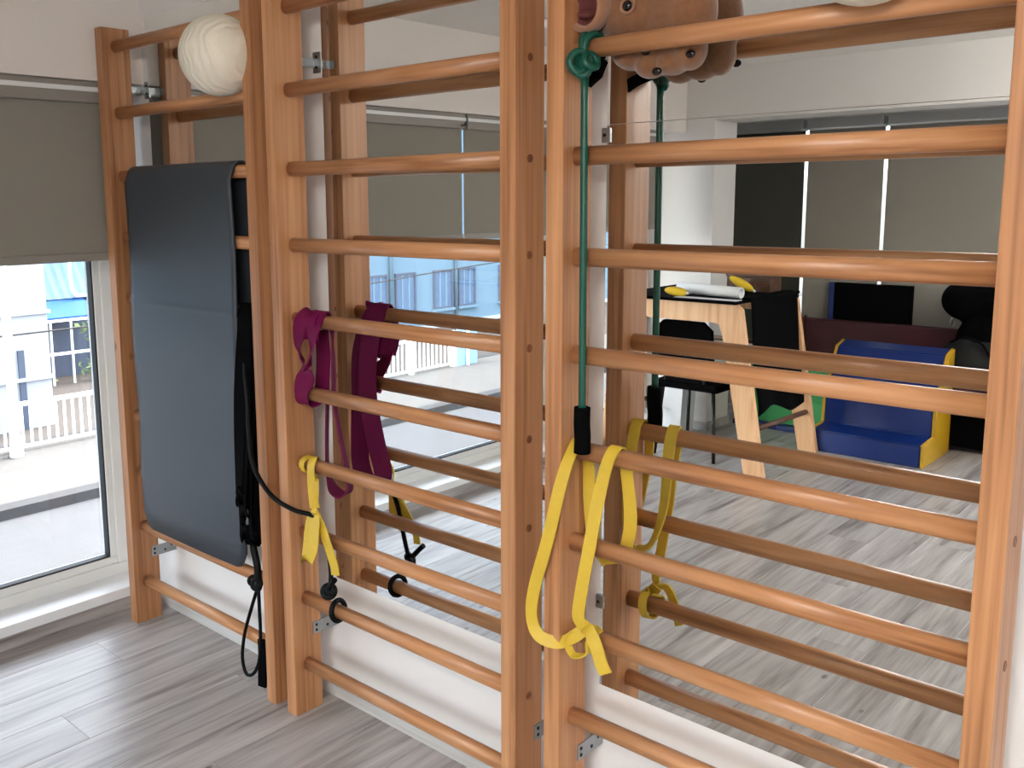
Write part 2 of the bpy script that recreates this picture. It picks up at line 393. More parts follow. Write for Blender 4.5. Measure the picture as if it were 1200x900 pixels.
def blind_s(xa, xb, mat, label, za=0.5, y=-4.93):
    t = thing('roller_blind', ((xa+xb)/2, y, za), label, 'blind', 'roller blinds of the play corner')
    link('cassette', box(BM(), (xa, y-0.05, 2.05), (xb, y+0.05, 2.13), 0.012), 'alu', t)
    link('fabric', box(BM(), (xa, y-0.002, za), (xb, y, 2.06)), mat, t)
    link('bottom_bar', box(BM(), (xa, y-0.008, za-0.02), (xb, y+0.008, za+0.01), 0.003), 'blind_rail', t)
blind_s(-0.19, 0.415, 'blind_shaded', 'shade-darkened roller blind beside the white column')
blind_s(0.440, 0.965, 'blind', 'grey roller blind next to the shade-darkened one')
blind_s(0.990, 2.03, 'blind', 'wide grey roller blind behind the black foam block')

# ================================================================ wall bars
RZ = [0.160, 0.378, 0.592, 0.810, 1.029, 1.248, 1.466, 1.685, 1.908, 2.137]
YF, YB, TH, HH = -0.1742, -0.0683, 0.0455, 2.2
RY = -0.122
def rung_mesh(L):
    bm = BM(); seg = 20; prof = []
    for k in range(seg):
        a = 2*math.pi*k/seg; c, s = math.cos(a), math.sin(a)
        prof.append((0.0175*math.copysign(abs(c)**0.85, c), 0.0205*math.copysign(abs(s)**0.85, s)))
    A = [bm.verts.new((-0.004, p[0], p[1])) for p in prof]; B = [bm.verts.new((L+0.004, p[0], p[1])) for p in prof]
    for k in range(seg):
        f = bm.faces.new((A[k], B[k], B[(k+1) % seg], A[(k+1) % seg])); f.smooth = True
    bm.faces.new(A); bm.faces.new(B[::-1]); bmesh.ops.recalc_face_normals(bm, faces=bm.faces[:])
    me = bpy.data.meshes.new('rung'); bm.to_mesh(me); bm.free(); me.materials.append(M['wood_x']); return me
def plug_mesh():
    bm = BM(); cyl(bm, (-0.002, 0, 0), (0.0008, 0, 0), 0.0085, seg=16); torus(bm, (0.0004, 0, 0), (1, 0, 0), 0.0088, 0.0011, 16, 6)
    me = bpy.data.meshes.new('screw_plug'); bm.to_mesh(me); bm.free(); me.materials.append(M['plug']); return me
PLUG = plug_mesh()
def bracket_mesh(low):
    bm = BM()
    if low:
        box(bm, (0.0, -0.105, -0.020), (0.003, 0.0, 0.020)); box(bm, (-0.030, -0.003, -0.020), (0.0, 0.0, 0.020))
    else:
        box(bm, (-0.040, -0.003, -0.030), (-0.008, 0.0, 0.030)); box(bm, (-0.040, -0.0733, -0.012), (-0.037, -0.003, 0.012)); box(bm, (-0.037, -0.0733, -0.012), (-0.020, -0.0705, 0.012))
    me = bpy.data.meshes.new('wall_bracket'); bm.to_mesh(me); bm.free(); me.materials.append(M['zinc']); return me
BRK = {0.268: bracket_mesh(True), 1.998: bracket_mesh(False)}
def holes_mesh():
    bm = BM(); cyl(bm, (0.0025, 0, 0), (0.0042, 0, 0), 0.0045, seg=10)
    me = bpy.data.meshes.new('screw'); bm.to_mesh(me); bm.free(); me.materials.append(M['hole']); return me
HOL = holes_mesh(); HOL2 = HOL.copy(); HOL2.transform(Matrix.Rotation(-math.pi/2, 4, 'Z') @ Matrix.Translation((-0.0022, 0, 0)))
def wall_bars(xl, xr, label):
    t = thing('wall_bars', (xl, YF, 0), label, 'wall bars', 'wooden wall bars units')
    for xx in (xl, xr):
        bm = box(BM(), (xx, YF, 0.0), (xx+TH, YB, HH), 0.0025); u_ = link('upright', bm, 'wood_z', t)
        for z_ in (0.268, 1.998):
            o = bpy.data.objects.new('wall_bracket', BRK[z_]); COL.objects.link(o); o.parent = u_
            o.location = Vector((xx+TH, 0.005, z_))-LOC[t.name]
            for p_ in (((0, -0.092, 0.008), (0, -0.092, -0.009), (0, -0.020, 0.007), (0, -0.048, -0.006)) if z_ < 1 else ((-0.024, -0.003, 0.016), (-0.024, -0.003, -0.014))):
                h = bpy.data.objects.new('screw', HOL if z_ < 1 else HOL2); COL.objects.link(h); h.parent = u_; h.location = o.location+Vector(p_)
    me = rung_mesh(xr-xl-TH)
    for z_ in RZ:
        o = bpy.data.objects.new('rung', me); COL.objects.link(o); o.parent = t; o.location = Vector((xl+TH, RY, z_))-LOC[t.name]
        o = bpy.data.objects.new('screw_plug', PLUG); COL.objects.link(o); o.parent = t; o.location = Vector((xr+TH, RY, z_))-LOC[t.name]
    return t
U = [(0.0038, 0.8795), (0.9851, 1.8644), (1.9963, 2.8833)]
wall_bars(*U[0], 'wooden wall bars by the window with a dark mat draped over')
wall_bars(*U[1], 'middle wooden wall bars with purple and small yellow bands')
wall_bars(*U[2], 'nearest wooden wall bars with the plush toy and long yellow band')

# ================================================================ mirrors
def mirror(x0, x1, z0, z1, label, clips):
    o = thing('wall_mirror', (x0, 0, z0), label, 'mirror', 'wall mirrors behind the bars')
    link('glass', box(BM(), (x0, 0.0, z0), (x1, 0.006, z1), 0.0003), 'mirror', o)
    for (cx, cz) in clips:
        bm = BM(); box(bm, (cx-0.012, -0.004, cz-0.016), (cx+0.010, 0.0005, cz+0.016), 0.001); box(bm, (cx-0.012, -0.004, cz-0.016), (cx-0.001, 0.006, cz+0.016))
        c = link('mirror_clip', bm, 'zinc', o)
        bm = BM(); cyl(bm, (cx-0.004, -0.0035, cz), (cx-0.004, -0.0060, cz), 0.004, seg=10); link('screw', bm, 'hole', c)
mirror(0.042, 0.912, 0.405, 2.25, 'tall mirror behind the wall bars next to the window', [(0.042, 1.985), (0.042, 0.6)])
mirror(1.034, 1.904, 0.405, 2.25, 'tall mirror behind the middle wall bars, reflecting the street', [(1.034, 2.2)])
mirror(2.036, 2.906, 0.405, 1.7575, 'lower mirror behind the nearest wall bars, reflecting the play corner', [(2.036, 1.735), (2.036, 0.62)])
mirror(2.036, 2.906, 1.7585, 2.36, 'upper mirror strip behind the plush toy', [])

# ================================================================ things on the wall bars
# mat
def mat_thing():
    t = thing('exercise_mat', (0.44, RY, 0.38), 'dark slate exercise mat draped over the wall bars by the window', 'mat')
    x0, x1, th = 0.136, 0.780, 0.008
    yf, yb = -0.155, -0.090
    prof = []   # (y, z, corner allowance)
    zb = 0.405
    fz = sorted([zb+(1.66-zb)*k/16 for k in range(0, 17)]+[1.228, 1.238, 1.244, 1.250, 1.260])
    front = [(yf-0.003-0.003*math.sin((z_-zb)*11), z_) for z_ in fz]; nf = len(front)
    top = [(RY-0.030*math.cos(a)+0.001, 1.685+0.030*math.sin(a)) for a in [math.pi*k/10 for k in range(1, 10)]]
    back = [(yb+0.002, 1.66-(1.66-0.62)*k/10) for k in range(0, 11)]
    path = front+top+back
    nx = 26; bm = BM(); R = 0.055
    grid = []
    for i, (y_, z_) in enumerate(path):
        rowv = []
        for j in range(nx+1):
            u_ = j/nx; xx = x0+(x1-x0)*u_
            dx = min(xx-x0, x1-xx); zz = z_
            if i < 12 and dx < R:      # rounded lower corners of the front flap
                zmin = zb+R-math.sqrt(max(0, R*R-(R-dx)**2))
                tt = min(1.0, (z_-zb)/0.5); zz = z_ if tt >= 1 else zmin+(z_-zb)*(zb+0.5-zmin)/0.5
            wob = 0.003*math.sin(xx*7+zz*3)
            crease = -0.0022*math.exp(-((zz-1.244)/0.006)**2) if i < nf else 0
            rowv.append(Vector((xx-0.012*(1.66-zz)*(0.6 if i < nf else 0), y_+wob*(1 if i < nf else 0)+crease, zz)))
        grid.append(rowv)
    V = [[bm.verts.new(p) for p in r_] for r_ in grid]
    for i in range(len(V)-1):
        for j in range(nx):
            f = bm.faces.new((V[i][j], V[i][j+1], V[i+1][j+1], V[i+1][j])); f.smooth = True
    o = link('foam_sheet', bm, 'mat', t)
    s = o.modifiers.new('solid', 'SOLIDIFY'); s.thickness = th; s.offset = 0
    return t
mat_thing()

# balls
def ball(c, r, label, rot):
    t = thing('gym_ball', c, label, 'ball', 'cream balls on the wall bars')
    bm = BM(); bmesh.ops.create_uvsphere(bm, u_segments=48, v_segments=32, radius=r, matrix=Matrix.Translation(c))
    for f in bm.faces: f.smooth = True
    o = link('shell', bm, 'ball', t)
    d = Vector(rot).normalized()
    bm = BM(); cyl(bm, Vector(c)+d*(r-0.002), Vector(c)+d*(r+0.001), 0.007, 0.006, seg=12); link('valve', bm, 'paper', t)
ball((0.792, -0.190, 2.022), 0.118, 'cream ball with wavy grooves wedged beside the window end wall bars', (0.3, 0.8, 0.5))
ball((2.668, -0.192, 2.022), 0.118, 'cream ribbed ball peeping in at the top right of the nearest wall bars', (0.3, 0.8, 0.5))

X, Y_, Z = Vector((1, 0, 0)), Vector((0, 1, 0)), Vector((0, 0, 1))
def V3(*a): return Vector(a)
# purple band
t = thing('resistance_band', (1.12, RY, 0.7), 'wide purple resistance band looped over two rungs of the middle wall bars', 'exercise band')
bm = BM(); r = 0.026; z6, z5 = RZ[5], RZ[4]
w1 = V3(1, 0, 0.05)
ribbon(bm, [(V3(1.110, RY+r, z6-0.02), X), (V3(1.105, RY, z6+r+0.003), X), (V3(1.085, RY-r, z6), w1), (V3(1.078, RY-r-0.006, z6-0.06), V3(1, -.25, .1)),
            (V3(1.100, RY-r-0.012, z6-0.11), V3(.6, -.7, .2)), (V3(1.110, RY-r-0.008, z5+0.06), V3(1, .2, .1)), (V3(1.080, RY-r-0.003, z5+0.02), V3(1, 0, -.1)),
            (V3(1.075, RY-r+0.004, z5-0.022), X), (V3(1.085, RY, z5-r-0.004), X), (V3(1.100, RY+r, z5+0.0), X), (V3(1.11, RY+r+0.006, z5+0.1), X), (V3(1.112, RY+r+0.002, z6-0.03), X)], 0.060, 0.004)
we = V3(.67, -.75, 0)
ribbon(bm, [(V3(1.128, RY-r+0.002, z6-0.05), V3(1, .1, .3)), (V3(1.126, RY-r-0.002, z6+0.004), X), (V3(1.126, RY, z6+r+0.001), X), (V3(1.118, RY+r+0.006, z6-0.02), V3(.9, -.4, 0)), (V3(1.100, RY+0.054, z6-0.12), we),
            (V3(1.094, RY+0.056, 1.00), we), (V3(1.086, RY+0.056, 0.86), we), (V3(1.088, RY+0.056, 0.775), we), (V3(1.115, RY+0.056, 0.728), V3(.45, -.88, 0)), (V3(1.165, RY+0.054, 0.722), V3(.3, -.95, 0)),
            (V3(1.188, RY+0.054, 0.765), V3(.55, -.8, 0)), (V3(1.160, RY+0.056, 0.86), we), (V3(1.128, RY+0.056, 1.00), we), (V3(1.132, RY+0.052, z6-0.11), we), (V3(1.146, RY+r+0.008, z6-0.015), V3(.9, -.4, 0)), (V3(1.150, RY, z6+r+0.005), X), (V3(1.148, RY-r-0.002, z6-0.01), X), (V3(1.138, RY-r-0.010, z6-0.08), V3(.8, -.5, .3)), (V3(1.120, RY-r-0.010, z6-0.135), V3(.5, -.7, .3))], 0.056, 0.004)
link('band', bm, 'purple', t)

# small yellow tie
t = thing('resistance_band', (1.13, RY, 0.53), 'short knotted yellow band hanging from the middle wall bars', 'exercise band')
bm = BM(); z4 = RZ[3]; r = 0.025
ring = [(V3(1.075+0.012*math.sin(a), RY+r*math.sin(a), z4+r*1.05*math.cos(a)), X) for a in [2*math.pi*k/8 for k in range(9)]]
ribbon(bm, ring, 0.022, 0.003, 4)
ribbon(bm, [(V3(1.085, RY+r, z4), X), (V3(1.095, RY, z4+r+0.002), X), (V3(1.110, RY-r-0.002, z4), X), (V3(1.118, RY-r-0.006, z4-0.05), V3(1, .3, 0)), (V3(1.130, RY-r-0.008, z4-0.115), V3(.9, .5, 0))], 0.030, 0.003)
ribbon(bm, [(V3(1.105, RY-0.01, z4-r-0.002), X), (V3(1.130, RY-r, z4-0.035), V3(.8, .6, 0)), (V3(1.140, RY-r-0.01, z4-0.075), V3(.5, .8, 0)), (V3(1.132, RY-r-0.012, z4-0.118), V3(.8, .4, 0))], 0.016, 0.003)
link('strands', bm, 'yellow', t)
bm = BM(); ell(bm, (1.133, RY-r-0.010, z4-0.125), (0.012, 0.010, 0.013)); torus(bm, (1.133, RY-r-0.010, z4-0.125), (0.2, 0.1, 1), 0.010, 0.004, 16, 6); link('knot', bm, 'yellow', t)
bm = BM(); wl = V3(1, .06, 0)
ribbon(bm, [(V3(1.130, RY-r-0.014, z4-0.13), wl), (V3(1.122, RY-r-0.022, z4-0.17), wl), (V3(1.118, RY-r-0.028, z4-0.225), wl), (V3(1.126, RY-r-0.040, z4-0.262), wl), (V3(1.142, RY-r-0.046, z4-0.258), wl), (V3(1.156, RY-r-0.040, z4-0.222), wl), (V3(1.150, RY-r-0.028, z4-0.17), wl), (V3(1.136, RY-r-0.012, z4-0.13), wl)], 0.040, 0.003)
link('loop', bm, 'yellow', t)
bm = BM()
ribbon(bm, [(V3(1.136, RY-r-0.010, z4-0.128), V3(.9, -.2, 0)), (V3(1.168, RY-r-0.012, z4-0.17), V3(.85, .1, .5)), (V3(1.200, RY-r-0.018, z4-0.215), V3(.85, .1, .5)), (V3(1.226, RY-r-0.020, z4-0.262), V3(.9, .1, .3)), (V3(1.232, RY-r-0.020, z4-0.292), V3(.9, .1, .1))], 0.032, 0.003)
link('tail', bm, 'yellow', t)

# long yellow band
t = thing('resistance_band', (2.08, RY, 0.56), 'long yellow resistance band looped over the nearest wall bars', 'exercise band')
bm = BM(); z5, z4, z3 = RZ[4], RZ[3], RZ[2]; r = 0.0235
wa = V3(1, .25, 0)
ribbon(bm, [(V3(2.095, -0.060, 0.752), V3(.5, .8, 0)), (V3(2.062, -0.068, 0.80), V3(.8, .5, 0)), (V3(2.056, -0.080, 0.90), V3(.9, .4, 0)), (V3(2.060, RY+r+0.004, z5-0.02), X), (V3(2.058, RY, z5+r+0.002), X), (V3(2.060, RY-r-0.012, z5+0.004), X),
            (V3(2.050, RY-r-0.040, 0.96), wa), (V3(2.022, RY-0.072, 0.83), wa), (V3(1.986, RY-0.076, 0.70), wa), (V3(1.978, RY-0.074, 0.63), wa), (V3(1.998, RY-0.070, 0.588), V3(.7, .6, .5)), (V3(2.040, RY-0.050, 0.578), V3(.1, .6, .8)), (V3(2.080, RY-0.042, 0.605), V3(-.3, .3, .9)), (V3(2.102, RY-0.030, 0.628), V3(-.4, .3, .8))], 0.029, 0.0045)
ribbon(bm, [(V3(2.095, -0.060, 0.752), V3(.5, .8, 0)), (V3(2.135, -0.064, 0.775), V3(.6, .7, 0)), (V3(2.162, -0.072, 0.87), V3(.9, .4, 0)), (V3(2.160, RY+r+0.004, z5-0.02), X), (V3(2.158, RY, z5+r+0.002), X), (V3(2.150, RY-r-0.003, z5-0.005), X),
            (V3(2.134, RY-r-0.014, 0.94), wa), (V3(2.120, RY-0.046, 0.84), wa), (V3(2.100, RY-0.050, 0.72), wa), (V3(2.090, RY-0.046, 0.655), wa), (V3(2.100, RY-0.036, 0.632), V3(.6, .4, .5))], 0.029, 0.0045)
link('loop', bm, 'yellow', t)
bm = BM()
ring = [(V3(2.088+0.030*k/8, RY+0.028*math.sin(a)-0.002, z3+0.031*math.cos(a)-0.004), V3(1, 0, .1)) for k, a in [(k, 2*math.pi*k/8) for k in range(9)]]
ribbon(bm, ring, 0.022, 0.0045, 5)
ribbon(bm, [(V3(2.078, RY-0.030, z3+0.022), V3(.3, .5, .8)), (V3(2.066, RY-0.050, z3-0.005), V3(.5, .8, .2)), (V3(2.082, RY-0.052, z3-0.030), V3(.2, .9, .2)), (V3(2.112, RY-0.040, z3-0.020), V3(.2, .9, .2)), (V3(2.118, RY-0.034, z3+0.010), V3(.2, .9, .2))], 0.018, 0.004)
link('knot', bm, 'yellow', t)
bm = BM()
ribbon(bm, [(V3(2.100, RY-0.034, z3+0.036), V3(.7, .3, .5)), (V3(2.122, RY-0.044, z3+0.034), V3(.7, .3, .6)), (V3(2.140, RY-0.046, z3+0.005), V3(.8, .3, .4)), (V3(2.152, RY-0.044, z3-0.030), V3(.9, .3, .2)), (V3(2.162, RY-0.040, z3-0.052), V3(.9, .3, .2))], 0.030, 0.0045)
link('tail', bm, 'yellow', t)

# green tube with black grip
t = thing('resistance_tube', (2.082, RY-0.03, 1.03), 'dark green resistance tube tied to the top of the nearest wall bars', 'exercise band')
bm = BM(); z9 = RZ[8]
tube(bm, [(2.080, RY-0.030, 1.85), (2.0815, RY-0.030, 1.6), (2.082, RY-0.030, 1.35), (2.083, RY-0.030, 1.12)], 0.0085, 12, 8)
link('tube', bm, 'green', t)
bm = BM()
torus(bm, (2.068, RY, z9), (1, 0.15, 0.1), 0.029, 0.0085, 24, 8); torus(bm, (2.084, RY-0.002, z9-0.002), (1, -0.2, -0.1), 0.029, 0.0075, 24, 8)
torus(bm, (2.074, RY-0.038, z9-0.032), (0.7, -0.6, 0.1), 0.022, 0.009, 20, 8); torus(bm, (2.080, RY-0.036, z9-0.050), (0.3, -0.8, 0.5), 0.012, 0.008, 16, 8)
ell(bm, (2.079, RY-0.034, z9-0.056), (0.011, 0.010, 0.018)); ell(bm, (2.076, RY-0.032, z9-0.034), (0.020, 0.012, 0.020)); torus(bm, (2.092, RY-0.026, z9-0.030), (0.9, -0.3, 0.4), 0.016, 0.008, 18, 8)
link('knot', bm, 'green', t)
bm = BM(); tube(bm, [(2.083, RY-0.030, 1.137), (2.0825, RY-0.030, 1.10), (2.085, RY-0.031, 1.07), (2.084, RY-0.031, 1.034)], 0.0185, 14, 6); link('grip', bm, 'black', t)
bm = BM(); ribbon(bm, [(V3(2.092, RY+0.010, z9-0.032), V3(.6, .2, .8)), (V3(2.080, RY+0.036, z9-0.040), V3(.3, .2, .9)), (V3(2.048, RY+0.045, z9-0.055), V3(.3, .1, .9)), (V3(2.012, RY+0.046, z9-0.078), V3(.4, .1, .9))], 0.026, 0.010)
tag(link('strap_end', bm, 'black', t), 'black webbing end')

# black tube between the two units
t = thing('resistance_tube', (1.05, -0.19, 0.38), 'black rubber tube slung from the window wall bars to the middle ones', 'exercise band')
bm = BM()
tube(bm, [(0.800, -0.150, 1.12), (0.838, -0.178, 1.06), (0.862, -0.19, 0.98), (0.870, -0.196, 0.89), (0.892, -0.2, 0.79), (0.974, -0.2, 0.715), (1.070, -0.190, 0.686), (1.135, -0.158, 0.668), (1.172, -0.150, 0.605), (1.192, -0.152, 0.52), (1.198, -0.160, 0.47)], 0.0072, 10, 8)
link('tube', bm, 'blackrub', t)
bm = BM(); ell(bm, (1.199, -0.166, 0.462), (0.024, 0.015, 0.017), (0, 0.5, 0)); torus(bm, (1.200, -0.168, 0.460), (0.6, -0.6, 0.5), 0.017, 0.009, 18, 8); tube(bm, [(1.200, -0.170, 0.462), (1.225, -0.178, 0.492), (1.245, -0.182, 0.512)], 0.0085, 10, 5)
link('knot', bm, 'blackrub', t)
bm = BM(); torus(bm, (1.186, RY-0.001, RZ[1]+0.003), (1, 0.15, 0.15), 0.030, 0.008, 24, 8); link('rung_loop', bm, 'blackrub', t)

# black straps beside the mat
t = thing('suspension_straps', (0.80, -0.16, 0.4), 'bundle of black webbing straps hanging beside the dark mat', 'strap')
bm = BM()
for i, (dx, dy, zb_) in enumerate(((0.0, -0.004, 0.54), (0.018, 0.008, 0.57), (0.044, -0.006, 0.53), (0.030, -0.016, 0.60), (0.010, -0.018, 0.66))):
    ribbon(bm, [(V3(0.800+dx*0.6, RY+0.03, 1.22), X), (V3(0.802+dx*0.7, RY, 1.277), X), (V3(0.800+dx*0.8, RY-0.03, 1.24), X), (V3(0.792+dx, RY-0.034+dy, 1.0), V3(1, .2, 0)), (V3(0.775+dx, RY-0.042+dy, 0.72), V3(1, -.2, 0)), (V3(0.775+dx, RY-0.044+dy, zb_+0.02), V3(1, -.3, 0)), (V3(0.795+dx*0.6, RY-0.036+dy, zb_-0.01), V3(.6, .8, 0)), (V3(0.812+dx*0.4, RY-0.026+dy, zb_+0.06), V3(1, .2, 0)), (V3(0.815+dx*0.5, RY-0.024, 0.95), V3(1, 0, 0))], 0.054, 0.004)
link('webbing', bm, 'black', t)
bm = BM(); ribbon(bm, [(V3(0.800, RY-0.052, 0.66), V3(1, -.2, 0)), (V3(0.796, RY-0.056, 0.60), V3(1, -.2, 0)), (V3(0.803, RY-0.056, 0.555), V3(1, .2, 0))], 0.02, 0.004); link('padded_fold', bm, 'black', t)
bm = BM(); box(bm, (0.802, RY-0.058, 0.575), (0.818, RY-0.050, 0.625), 0.003); tag(link('buckle', bm, 'zinc', t), 'grey metal buckle')

# black cord loop with a handle
t = thing('resistance_tube', (0.80, -0.16, 0.03), 'black cord loop with a handle hanging low on the window wall bars', 'exercise band')
bm = BM()
tube(bm, [(0.825, -0.158, 0.55), (0.815, -0.160, 0.50), (0.834, -0.162, 0.44), (0.838, -0.163, 0.37)], 0.0115, 10, 6, flat=0.7)
tube(bm, [(0.836, -0.163, 0.372), (0.800, -0.166, 0.29), (0.760, -0.17, 0.19), (0.740, -0.17, 0.10), (0.757, -0.17, 0.048), (0.795, -0.168, 0.058), (0.826, -0.165, 0.11), (0.838, -0.163, 0.20), (0.838, -0.163, 0.30), (0.838, -0.163, 0.372)], 0.0058, 10, 8)
link('cord', bm, 'blackrub', t)
bm = BM(); ell(bm, (0.836, -0.164, 0.372), (0.017, 0.013, 0.020)); torus(bm, (0.832, -0.166, 0.378), (0.3, -0.8, 0.3), 0.017, 0.007, 16, 8); torus(bm, (0.815, -0.166, 0.385), (0.8, -0.6, 0.2), 0.014, 0.006, 16, 8); link('knot', bm, 'blackrub', t)
bm = BM(); ribbon(bm, [(V3(0.842, -0.160, 0.19), V3(1, .3, 0)), (V3(0.840, -0.160, 0.12), V3(1, .2, 0)), (V3(0.832, -0.158, 0.05), V3(1, .3, 0)), (V3(0.830, -0.158, 0.022), V3(1, .3, 0))], 0.030, 0.009); link('handle', bm, 'black', t)

# plush toy
t = thing('plush_toy', (2.15, -0.07, 1.84), 'brown plush animal with a wide open mouth wedged behind the top bar', 'soft toy')
bm = BM(); AX = Vector((-0.12, -0.97, -0.06)).normalized()
hc = Vector((2.135, -0.062, 1.988))
ell(bm, hc, (0.085, 0.058, 0.072), (0, 0.1, 0.15)); ell(bm, (2.175, -0.058, 2.02), (0.05, 0.05, 0.05)); ell(bm, (2.225, -0.055, 1.985), (0.07, 0.05, 0.085))
ell(bm, (2.265, -0.056, 1.965), (0.062, 0.05, 0.085)); ell(bm, (2.20, -0.052, 1.905), (0.085, 0.045, 0.055)); ell(bm, (2.135, -0.058, 1.893), (0.045, 0.04, 0.032), (0, 0.25, 0)); ell(bm, (2.185, -0.060, 1.870), (0.035, 0.04, 0.03), (0, -0.2, 0)); ell(bm, (2.275, -0.062, 1.893), (0.034, 0.042, 0.045)); ell(bm, (2.235, -0.062, 1.868), (0.036, 0.038, 0.026))
mc = Vector((2.070, -0.112, 1.990))
for k in range(6):
    q = hc.lerp(mc-AX*0.062, k/5); ell(bm, q, (0.055, 0.055, 0.052))
body = link('body', bm, 'plush', t)
rm = body.modifiers.new('r', 'REMESH'); rm.mode = 'VOXEL'; rm.voxel_size = 0.005; rm.use_smooth_shade = True
sm = body.modifiers.new('s', 'SMOOTH'); sm.iterations = 6; sm.factor = 0.6
def lathe(bm, c, axis, prof, seg=28, squash=(1, 1)):
    axis = Vector(axis).normalized(); u = axis.orthogonal().normalized(); v = axis.cross(u); c = Vector(c)
    # keep u horizontal
    u = axis.cross(Vector((0, 0, 1))).normalized(); v = u.cross(axis)
    rings = [[bm.verts.new(c+axis*h+u*math.cos(2*math.pi*k/seg)*rr*squash[0]+v*math.sin(2*math.pi*k/seg)*rr*squash[1]) for k in range(seg)] for rr, h in prof]
    for i in range(len(rings)-1):
        for k in range(seg):
            f = bm.faces.new((rings[i][k], rings[i][(k+1) % seg], rings[i+1][(k+1) % seg], rings[i+1][k])); f.smooth = True
    return bm
bm = BM(); lathe(bm, mc, AX, [(0.040, -0.02), (0.052, 0.0), (0.054, 0.022), (0.050, 0.034), (0.044, 0.036), (0.040, 0.030), (0.037, 0.018)], squash=(1.0, 0.92)); link('lips', bm, 'plush_light', t)
bm = BM(); lathe(bm, mc, AX, [(0.0405, 0.030), (0.040, 0.022), (0.030, 0.014), (0.012, 0.011), (0.0005, 0.0105)], squash=(1.0, 0.92)); ell(bm, mc+AX*0.016+Vector((0, 0, -0.012)), (0.022, 0.016, 0.010), (0.2, 0, 0.8)); tag(link('mouth_lining', bm, 'mouth', t), 'dark maroon mouth lining')
fd = Vector((0.55, -0.83, -0.08)).normalized()
ec = Vector((2.160, -0.116, 1.983))
bm = BM(); torus(bm, ec, (0.2, -1, 0.1), 0.0135, 0.004, 20, 8); link('eyelid', bm, 'plush_light', t)
bm = BM(); ell(bm, ec+Vector((0.001, -0.004, 0)), (0.011, 0.007, 0.011)); link('eye', bm, 'eye', t)
bm = BM(); ell(bm, (2.172, -0.058, 2.078), (0.022, 0.012, 0.02)); link('ear', bm, 'plush', t)
for q in ((2.192, -0.096, 1.892), (2.218, -0.094, 1.850), (2.296, -0.098, 1.876)):
    bm = BM(); ell(bm, q, (0.011, 0.006, 0.008)); tag(link('claw', bm, 'eye', t), 'dark claw')

# ================================================================ the play corner (seen in the nearest mirror)
def leg_frame(bm, y0, y1):
    zt = 0.985
    pts = [(0.02, zt), (0.80, zt), (0.835, zt-0.03), (1.000, 0.0), (0.885, 0.0), (0.725, 0.80), (0.70, 0.865), (0.665, 0.872),
           (0.155, 0.872), (0.12, 0.865), (0.095, 0.80), (-0.065+0.02, 0.0), (-0.103, 0.0), (-0.012, zt-0.03)]
    prism(bm, pts, 'y', y0, y1)
t = thing('work_table', (0.42, -3.5, 0), 'tall pale wooden table with slanted plank legs and black top', 'table')
for i, (ya, yb) in enumerate(((-3.195, -3.155), (-3.945, -3.905))):
    bm = BM(); leg_frame(bm, ya, yb); link('leg_frame', bm, 'pine', t)
link('table_top', box(BM(), (-0.02, -3.99, 0.986), (0.82, -3.12, 1.002), 0.004), 'black', t)
for x0 in (0.925, -0.03):
    bm = BM(); cyl(bm, (x0, -3.17, 0.27), (x0, -3.93, 0.25), 0.016, seg=12); link('stretcher', bm, 'brown_wood', t)
bm = BM(); cyl(bm, (0.04, -3.925, 0.66), (0.84, -3.925, 0.66), 0.016, seg=12); link('stretcher', bm, 'brown_wood', t)
# black cloth draped on its end
t = thing('black_cloth', (0.84, -3.6, 0.32), 'black cloth hanging over the end of the wooden table', 'cloth')
bm = BM(); pr = [(0.782, 1.010), (0.80, 1.011), (0.825, 1.006), (0.842, 0.975), (0.856, 0.80), (0.872, 0.60), (0.905, 0.42), (0.912, 0.33)]
pr = [(a, b) for a, b in pr]; nn = 12; V = []
P = catmull([(a, 0, b) for a, b in pr], 4)
for p in P:
    V.append([bm.verts.new((p.x+0.012*math.sin(j*1.1)*max(0, 1-p.z), -3.27-0.62*j/nn, p.z+(0.0 if p.z > 0.5 else 0.06*math.sin(j*0.5)*(0.5-p.z)*4))) for j in range(nn+1)])
for i in range(len(V)-1):
    for j in range(nn): bm.faces.new((V[i][j], V[i][j+1], V[i+1][j+1], V[i+1][j])).smooth = True
o = link('sheet', bm, 'black', t); s = o.modifiers.new('solid', 'SOLIDIFY'); s.thickness = 0.006; s.offset = 0
# things on the table
t = thing('paper_roll', (0.55, -3.3, 1.003), 'white paper roll lying on the table between the yellow beanbags', 'paper roll')
bm = BM(); seg = 24; A = []
for (xx, yy) in ((0.30, -3.40), (0.77, -3.285)):
    A.append([[bm.verts.new((xx, yy+rr*1.15*math.cos(2*math.pi*k/seg), 1.0045+0.034+rr*math.sin(2*math.pi*k/seg))) for k in range(seg)] for rr in (0.034, 0.027)])
for k in range(seg):
    k2 = (k+1) % seg
    for q in ((A[0][0][k], A[0][0][k2], A[1][0][k2], A[1][0][k]), (A[0][1][k2], A[0][1][k], A[1][1][k], A[1][1][k2]), (A[0][0][k2], A[0][0][k], A[0][1][k], A[0][1][k2]), (A[1][0][k], A[1][0][k2], A[1][1][k2], A[1][1][k])):
        bm.faces.new(q).smooth = True
link('roll', bm, 'paper', t)
bm = BM(); box(bm, (0.40, -3.235, 1.0025), (0.80, -3.16, 1.0045)); link('loose_edge', bm, 'paper', t)
